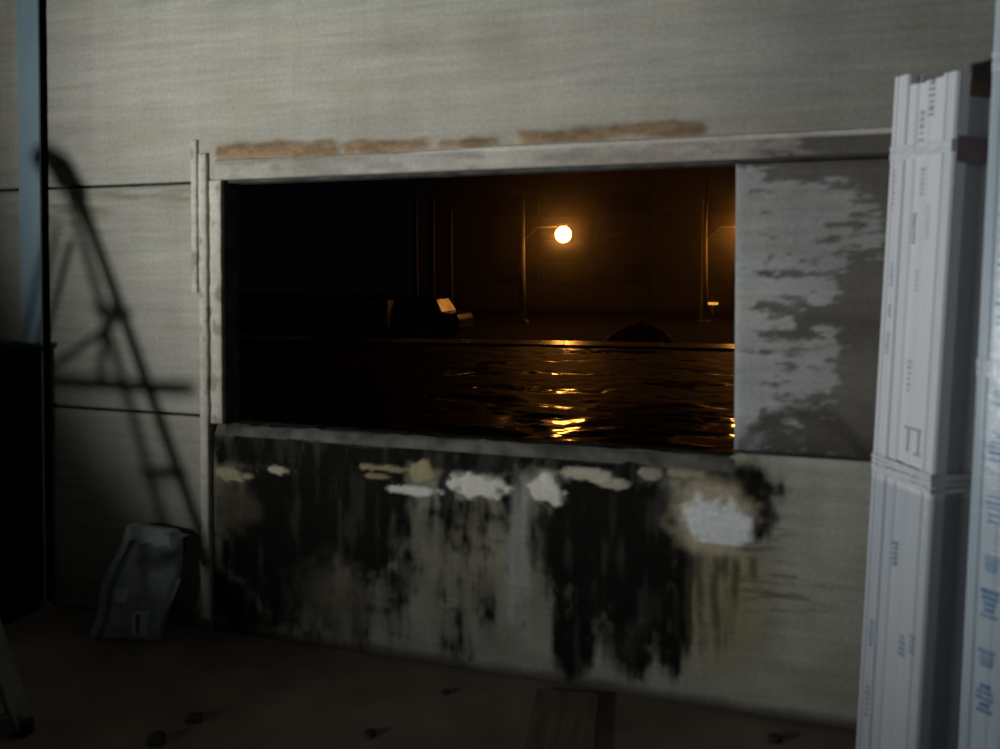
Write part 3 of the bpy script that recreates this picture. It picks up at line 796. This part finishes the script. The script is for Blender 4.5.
MB().tube([(0, 0, 0.55), (0, 0, 1.08)], 0.016, 10).build('mast', M['alu'], wl)
MB().bar((-0.14, 0, 1.08), (0.14, 0, 1.08), 0.03, 0.012).bar((-0.145, 0, 1.07), (-0.145, 0, 1.24), 0.012, 0.03, (0, 1, 0)).bar((0.145, 0, 1.07), (0.145, 0, 1.24), 0.012, 0.03, (0, 1, 0)).build('yoke', M['black'], wl)
for k in range(3):
    a = R(120 * k + 20)
    MB().tube([(0, 0, 0.60), (0.42 * math.cos(a), 0.42 * math.sin(a), 0.012)], 0.011, 8).build('leg', M['alu'], wl)

# ------------------------------------------------------------------ board and rubble on the floor
bd = tag(MB().box(-0.135, 0.135, -1.05, -0.06, 0.0, 0.022).build('floor_board', M['wood'], bevel=0.003), 'flat brown board lying on the floor under the window', 'board')
bd.location = (-0.75, -0.02, 0.001); bd.rotation_euler = (0, 0, R(7.5))
def rock(r_, seed):
    bm = bmesh.new(); bmesh.ops.create_icosphere(bm, subdivisions=2, radius=r_)
    rr = random.Random(seed)
    for v in bm.verts:
        v.co *= rr.uniform(0.75, 1.15); v.co.z = max(v.co.z * 0.6, -r_ * 0.35)
    me = bpy.data.meshes.new('broken_stone'); bm.to_mesh(me); bm.free(); me.materials.append(M['rubble'])
    o = bpy.data.objects.new('broken_stone', me); C.objects.link(o); return o
for k, (x, y, r_, lb) in enumerate([
        (-2.15, -0.72, 0.036, 'dark broken stone on the floor, nearest below the window left corner'),
        (-2.19, -0.89, 0.040, 'dark broken stone at the bottom picture edge below the sack'),
        (-1.42, -0.60, 0.026, 'small dark stone on the floor left of the board'),
        (-1.25, -0.22, 0.020, 'tiny dark stone on the floor close to the mouldy wall'),
        (0.10, -0.16, 0.028, 'dark stone on the floor right of the board')]):
    o = rock(r_, k); o.location = (x, y, r_ * 0.33); tag(o, lb, 'stone', 'broken stones on the floor')

# ------------------------------------------------------------------ outside: wet yard at night
GZ = -0.5
def wet_mat():
    m, nt, b = new_mat('wet_muddy_ground')
    at = N(nt, 'ShaderNodeAttribute', attribute_name='tint')
    sx = N(nt, 'ShaderNodeSeparateColor'); nt.links.new(at.outputs['Color'], sx.inputs[0])
    tc = N(nt, 'ShaderNodeTexCoord')
    n1 = N(nt, 'ShaderNodeTexNoise'); n1.inputs['Scale'].default_value = 3.0; n1.inputs['Detail'].default_value = 6
    nt.links.new(tc.outputs['Object'], n1.inputs['Vector'])
    cr = N(nt, 'ShaderNodeValToRGB')
    cr.color_ramp.elements[0].color = (0.008, 0.006, 0.005, 1); cr.color_ramp.elements[1].color = (0.028, 0.022, 0.017, 1)
    nt.links.new(n1.outputs[0], cr.inputs[0]); nt.links.new(cr.outputs[0], b.inputs['Base Color'])
    mr = N(nt, 'ShaderNodeMapRange'); mr.inputs[3].default_value = 0.62; mr.inputs[4].default_value = 0.09
    nt.links.new(sx.outputs[0], mr.inputs[0]); nt.links.new(mr.outputs[0], b.inputs['Roughness'])
    m2 = N(nt, 'ShaderNodeMapRange'); m2.inputs[3].default_value = 0.12; m2.inputs[4].default_value = 0.6
    nt.links.new(sx.outputs[0], m2.inputs[0]); nt.links.new(m2.outputs[0], b.inputs['Specular IOR Level'])
    return m
M['wet'] = wet_mat()
M['kerb'] = noise_mat('wet_kerb_concrete', (0.50, 0.46, 0.38), (0.64, 0.59, 0.50), 4, rough=0.25, rough2=0.36, bump=0.2, bdist=0.01, spec=0.9)
M['asphalt'] = noise_mat('dark_asphalt', (0.006, 0.005, 0.004), (0.013, 0.011, 0.009), 6, rough=0.9, spec=0.05, bump=0.5, bdist=0.02)
M['facade'] = noise_mat('dark_facade', (0.022, 0.02, 0.019), (0.038, 0.034, 0.032), 2, rough=0.9, bump=0.3)
M['pole'] = noise_mat('concrete_pole', (0.13, 0.12, 0.11), (0.20, 0.185, 0.17), 6, rough=0.9, bump=0.3)
M['glass'] = noise_mat('dark_window_glass', (0.01, 0.01, 0.012), (0.02, 0.02, 0.024), 3, rough=0.15, bump=0)
M['carglass'] = noise_mat('dusty_car_glass', (0.012, 0.012, 0.014), (0.02, 0.02, 0.022), 5, rough=0.32, rough2=0.42, bump=0)
M['crate'] = noise_mat('grey_planks', (0.45, 0.41, 0.36), (0.62, 0.57, 0.50), 5, stretch=(6, 6, 0.6), rough=0.9, bump=0.3)
M['earth'] = noise_mat('dark_earth', (0.010, 0.009, 0.008), (0.028, 0.024, 0.02), 4, rough=0.85, bump=0.8, bdist=0.05)
M['carpaint'] = noise_mat('dark_car_paint', (0.02, 0.018, 0.018), (0.026, 0.023, 0.023), 3, rough=0.28, bump=0, spec=0.6, coat=0.6)
SODIUM = (1.0, 0.36, 0.055)
M['sodium'] = emit_mat('sodium_lamp_glow', SODIUM, 62)
M['sodium_far'] = emit_mat('distant_lamp_glow', (1.0, 0.48, 0.08), 0.75)

tag(MB().box(-60, 40, 0.13, 20.5, GZ - 0.4, GZ - 0.15).build('ground_base', M['asphalt']), kind='structure')
def yard():
    x0, x1, y0, y1, cell = -17.0, 3.5, 0.14, 20.45, 0.075
    gx = np.arange(x0, x1, cell); gy = np.arange(y0, y1, cell)
    X, Y = np.meshgrid(gx, gy); w, h_ = X.shape[1], X.shape[0]; X = X.ravel(); Y = Y.ravel()
    wet = fbm(X / 1.6, Y / 0.8, 301) + 0.10 * blob(X, Y, -3.0, 8.9, 2.6, 1.9, 302, 0.5, 0.3, 1, 1) + 0.10 * blob(X, Y, -0.5, 9.4, 1.6, 1.6, 303, 0.5, 0.3, 1, 1)
    wet = sstep(0.52, 0.62, wet - 0.13 * sstep(10.5, 14.5, Y))
    Z = 0.07 * (fbm(X / 1.3, Y / 1.3, 304) - 0.5) * (1 - 0.6 * wet) + 0.055 * (fbm(X / 0.30, Y / 0.28, 305, 3) - 0.5) - 0.02 * wet
    vv = list(zip(X.tolist(), Y.tolist(), (GZ + Z).tolist())); ff = []
    for j in range(h_ - 1):
        for i in range(w - 1):
            a = j * w + i; ff.append((a, a + 1, a + 1 + w, a + w))
    me = bpy.data.meshes.new('ground_yard'); me.from_pydata(vv, [], ff)
    at = me.color_attributes.new('tint', 'FLOAT_COLOR', 'POINT')
    buf = np.ones((len(vv), 4), dtype=np.float32); buf[:, 0] = wet
    at.data.foreach_set('color', buf.ravel())
    me.polygons.foreach_set('use_smooth', [True] * len(ff)); me.materials.append(M['wet']); me.update()
    o = bpy.data.objects.new('ground_yard', me); C.objects.link(o)
    tag(o, kind='structure')
yard()
tag(MB().box(-60, 40, 20.5, 70, GZ - 0.2, GZ - 0.02).build('ground_road', M['asphalt']), kind='structure')
KR = R(5.5)
kerb = tag(empty('kerb', (-4.0, 20.75, GZ), (R(6.5), 0, KR)), kind='structure')
k0 = MB().box(-1.496, 1.496, -0.08, 0.56, -0.12, 0.08).build('kerb_slab', M['kerb'], kerb, bevel=0.004)
for k in range(-8, 8):
    if k == 0: continue
    copy_obj(k0, kerb, (k * 3.0, 0, random.uniform(-0.012, 0.012)))

def street_lamp(px, py, side, label):
    r_ = tag(empty('street_lamp', (px, py, GZ)), label, 'street lamp', 'street lamps in the yard')
    H_ = 5.6
    MB().tube([(0, 0, 0), (0, 0, 2.0), (0, 0, H_)], [0.17, 0.15, 0.11], 12).build('pole', M['pole'], r_, smooth=True)
    MB().box(-0.25, 0.25, -0.25, 0.25, 0, 0.12).build('footing', M['pole'], r_)
    hz = 4.15
    MB().tube([(0, 0, hz - 0.5), (side * 0.7, 0, hz + 0.12), (side * 1.55, 0.3, hz + 0.18)], 0.035, 8).build('arm', M['pole'], r_)
    hd = MB()
    hd.tube([(side * 1.80, 0.4, hz + 0.34), (side * 1.80, 0.4, hz + 0.28), (side * 1.80, 0.4, hz + 0.17)], [0.08, 0.16, 0.20], 16)
    h_ = hd.build('lamp_head', M['pole'], r_)
    bowl = MB(); pts = []; rs = []
    for k in range(10):
        a = math.pi * k / 9
        pts.append((side * 1.80, 0.4, hz - 0.18 + 0.36 * math.cos(a))); rs.append(max(0.03, 0.36 * math.sin(a)))
    bowl.tube(pts, rs, 18).build('glowing_globe', M['sodium'], h_, smooth=True)
    return r_
street_lamp(-9.83, 31.3, 1, 'lit orange street lamp on a pole beyond the wet yard')
street_lamp(-1.98, 33.5, 1, 'street lamp pole beside the right pier, its lamp hidden by the wall')

for (x, y, h_, lb) in [(-12.43, 25.23, 5.0, 'leftmost of the three thin pale poles behind the parked car'),
                       (-11.80, 25.43, 5.2, 'middle one of the three thin pale poles behind the parked car'),
                       (-11.85, 27.5, 4.8, 'rightmost and faintest of the three thin poles behind the parked car')]:
    p_ = tag(empty('utility_pole', (x, y, GZ)), lb, 'pole', 'poles in the yard')
    MB().tube([(0, 0, 0), (0, 0, h_)], [0.13, 0.10], 10).build('shaft', M['pole'], p_, smooth=True)
    MB().tube([(0, 0, h_), (0, 0, h_ + 0.06)], [0.12, 0.05], 10).build('cap', M['pole'], p_)

cr = tag(empty('plank_crate', (-12.5, 21.4, GZ), (0, 0, R(14))), 'dim grey plank crate standing left of the parked car', 'crate')
MB().box(-0.72, 0.72, -0.42, 0.42, 0.10, 1.28).build('inner_box', M['rubble'], cr)
for k in range(6):
    x = -0.66 + k * 0.264
    MB().box(x - 0.10, x + 0.10, -0.47, -0.425, 0.08, 1.33).build('plank', M['crate'], cr, bevel=0.006)
for k in range(4):
    y = -0.33 + k * 0.22
    MB().box(0.725, 0.76, y - 0.09, y + 0.09, 0.08, 1.33).build('plank', M['crate'], cr, bevel=0.006)
for z in (0.25, 1.15): MB().box(-0.78, 0.78, -0.51, -0.47, z - 0.06, z + 0.06).build('batten', M['crate'], cr, bevel=0.006)
for x in (-0.6, 0, 0.6): MB().box(x - 0.06, x + 0.06, -0.45, 0.45, 0, 0.09).build('skid', M['crate'], cr)

def car(loc, rz, label):
    r_ = tag(empty('car', loc, (0, 0, rz)), label, 'car')
    L = [(-2.05, 0.30), (-2.08, 0.62), (-1.95, 0.86), (-1.0, 0.93), (1.15, 0.92), (1.95, 0.78), (2.08, 0.58), (2.05, 0.28)]
    def sides(poly, w0, w1, zsplit):
        vv = []
        for s in (-1, 1):
            for x, z in poly: vv.append((x, s * (w1 if z > zsplit else w0), z))
        n = len(poly)
        return vv, [tuple(range(n)), tuple(reversed(range(n, 2 * n)))] + [(i, (i + 1) % n, n + (i + 1) % n, n + i) for i in range(n)]
    MB().add(*sides(L, 0.82, 0.80, 0.7)).build('body', M['carpaint'], r_, bevel=0.05)
    cabp = [(-1.40, 0.90), (-1.14, 1.36), (0.25, 1.40), (0.98, 0.90)]
    MB().add(*sides(cabp, 0.76, 0.60, 1.0)).build('cabin_glass', M['carglass'], r_, bevel=0.02)
    roof = [(-1.13, 1.355), (-1.02, 1.41), (0.20, 1.45), (0.30, 1.40)]
    MB().add(*sides(roof, 0.61, 0.61, 9)).build('roof', M['carpaint'], r_, bevel=0.015)
    for x in (-1.28, 1.30):
        for s in (-1, 1):
            w = MB().tube([(x, s * 0.66, 0.30), (x, s * 0.84, 0.30)], 0.30, 16).build('wheel', M['rubber'], r_)
            MB().tube([(x, s * 0.83, 0.30), (x, s * 0.855, 0.30)], 0.17, 12).build('hub', M['alu'], w)
    for x in (-2.08, 2.0):
        MB().box(x, x + 0.10, -0.80, 0.80, 0.34, 0.48).build('bumper', M['rubber'], r_, bevel=0.02)
    for s in (-1, 1):
        MB().box(1.93, 2.04, s * 0.60 - 0.14, s * 0.60 + 0.14, 0.60, 0.72).build('headlamp', M['glass'], r_, bevel=0.02)
    return r_
car((-11.75, 23.5, GZ - 0.02), R(180), 'dark parked car with orange lamp light caught on its rear window')

def heap():
    n, m_ = 40, 26; vv = []; ff = []
    for j in range(m_ + 1):
        for i in range(n + 1):
            u = i / n * 2 - 1; v = j / m_ * 2 - 1
            r2 = math.sqrt(u * u + v * v)
            h_ = max(0, 1 - r2 ** 1.6) * (0.72 + 0.5 * (fbm(np.array([u * 3 + 7.]), np.array([v * 3 + 5.]), 181)[0] - 0.5))
            vv.append((u * 1.25, v * 0.85, h_ * 0.95 - 0.01))
    for j in range(m_):
        for i in range(n):
            a = j * (n + 1) + i; ff.append((a, a + 1, a + n + 2, a + n + 1))
    o = MB().add(vv, ff).build('earth_heap', M['earth'], smooth=True)
    o.location = (-3.55, 23.6, GZ - 0.02)
    tag(o, 'low dark heap of earth beyond the bright kerb', 'heap')
heap()

# far building behind the lamp
bd_ = tag(empty('far_building', (-7.0, 42.0, GZ), (0, 0, R(6))), 'dark panel building behind the street lamp', 'building')
MB().box(-11, 11, 0.10, 6, -0.05, 8.2).build('wall_core', M['earth'], bd_)
pan = None
for r_ in range(6):
    for k in range(7):
        x = -10.9 + k * 3.12; z = 0.2 + r_ * 1.32
        if r_ in (1, 4) and k % 2 == 1: continue
        if pan is None:
            pan = MB().box(0.02, 3.08, 0, 0.12, 0.02, 1.28).build('facade_panel', M['facade'], bd_, bevel=0.02); pan.location = (x, 0, z)
        else: copy_obj(pan, bd_, (x, random.uniform(-0.01, 0.01), z))
for r_ in (1, 4):
    for k in (1, 3, 5):
        x = -10.9 + k * 3.12; z = 0.2 + r_ * 1.32
        w = MB().box(0.1, 3.0, 0.06, 0.10, 0.05, 1.25).build('window_glass', M['glass'], bd_, m=Matrix.Translation((x, 0, z)))
        f_ = MB().box(0.05, 3.05, 0.0, 0.12, 0.0, 0.08).box(0.05, 3.05, 0.0, 0.12, 1.22, 1.30).box(0.05, 0.13, 0, 0.12, 0, 1.3).box(2.97, 3.05, 0, 0.12, 0, 1.3).box(1.5, 1.58, 0, 0.12, 0, 1.3)
        f_.build('frame', M['facade'], w, m=Matrix.Translation((x, 0, z)))
MB().box(-11.3, 11.3, -0.25, 6.2, 8.2, 8.4).build('roof_slab', M['facade'], bd_)

fl = tag(empty('yard_lamp', (-1.95, 41.2, 0.02)), 'tiny distant yellow lamp low beside the right pier', 'lamp')
MB().box(-0.30, 0.30, -0.10, 0.10, -0.02, 0.13).build('glowing_cover', M['sodium_far'], fl, bevel=0.05)
MB().box(-0.36, 0.36, -0.12, 0.12, 0.13, 0.18).build('hood', M['pole'], fl, bevel=0.02)
MB().tube([(0, 0, -0.52), (0, 0, -0.02)], 0.05, 8).build('post', M['pole'], fl)

# ------------------------------------------------------------------ haze volume added for the glow around the lamps
def glow_haze():
    m = bpy.data.materials.new('lamp_glow_haze'); m.use_nodes = True
    nt = m.node_tree; nt.nodes.clear()
    out = nt.nodes.new('ShaderNodeOutputMaterial'); v = nt.nodes.new('ShaderNodeVolumeScatter')
    v.inputs['Density'].default_value = 0.0026; v.inputs['Anisotropy'].default_value = 0.965
    nt.links.new(v.outputs[0], out.inputs['Volume'])
    o = MB().box(-30, 20, 0.4, 41, GZ + 0.02, 9).build('glow_haze', m)
    tag(o, 'thin haze added over the yard for a glow around the lamps', 'glow_haze', kind='stuff')
glow_haze()
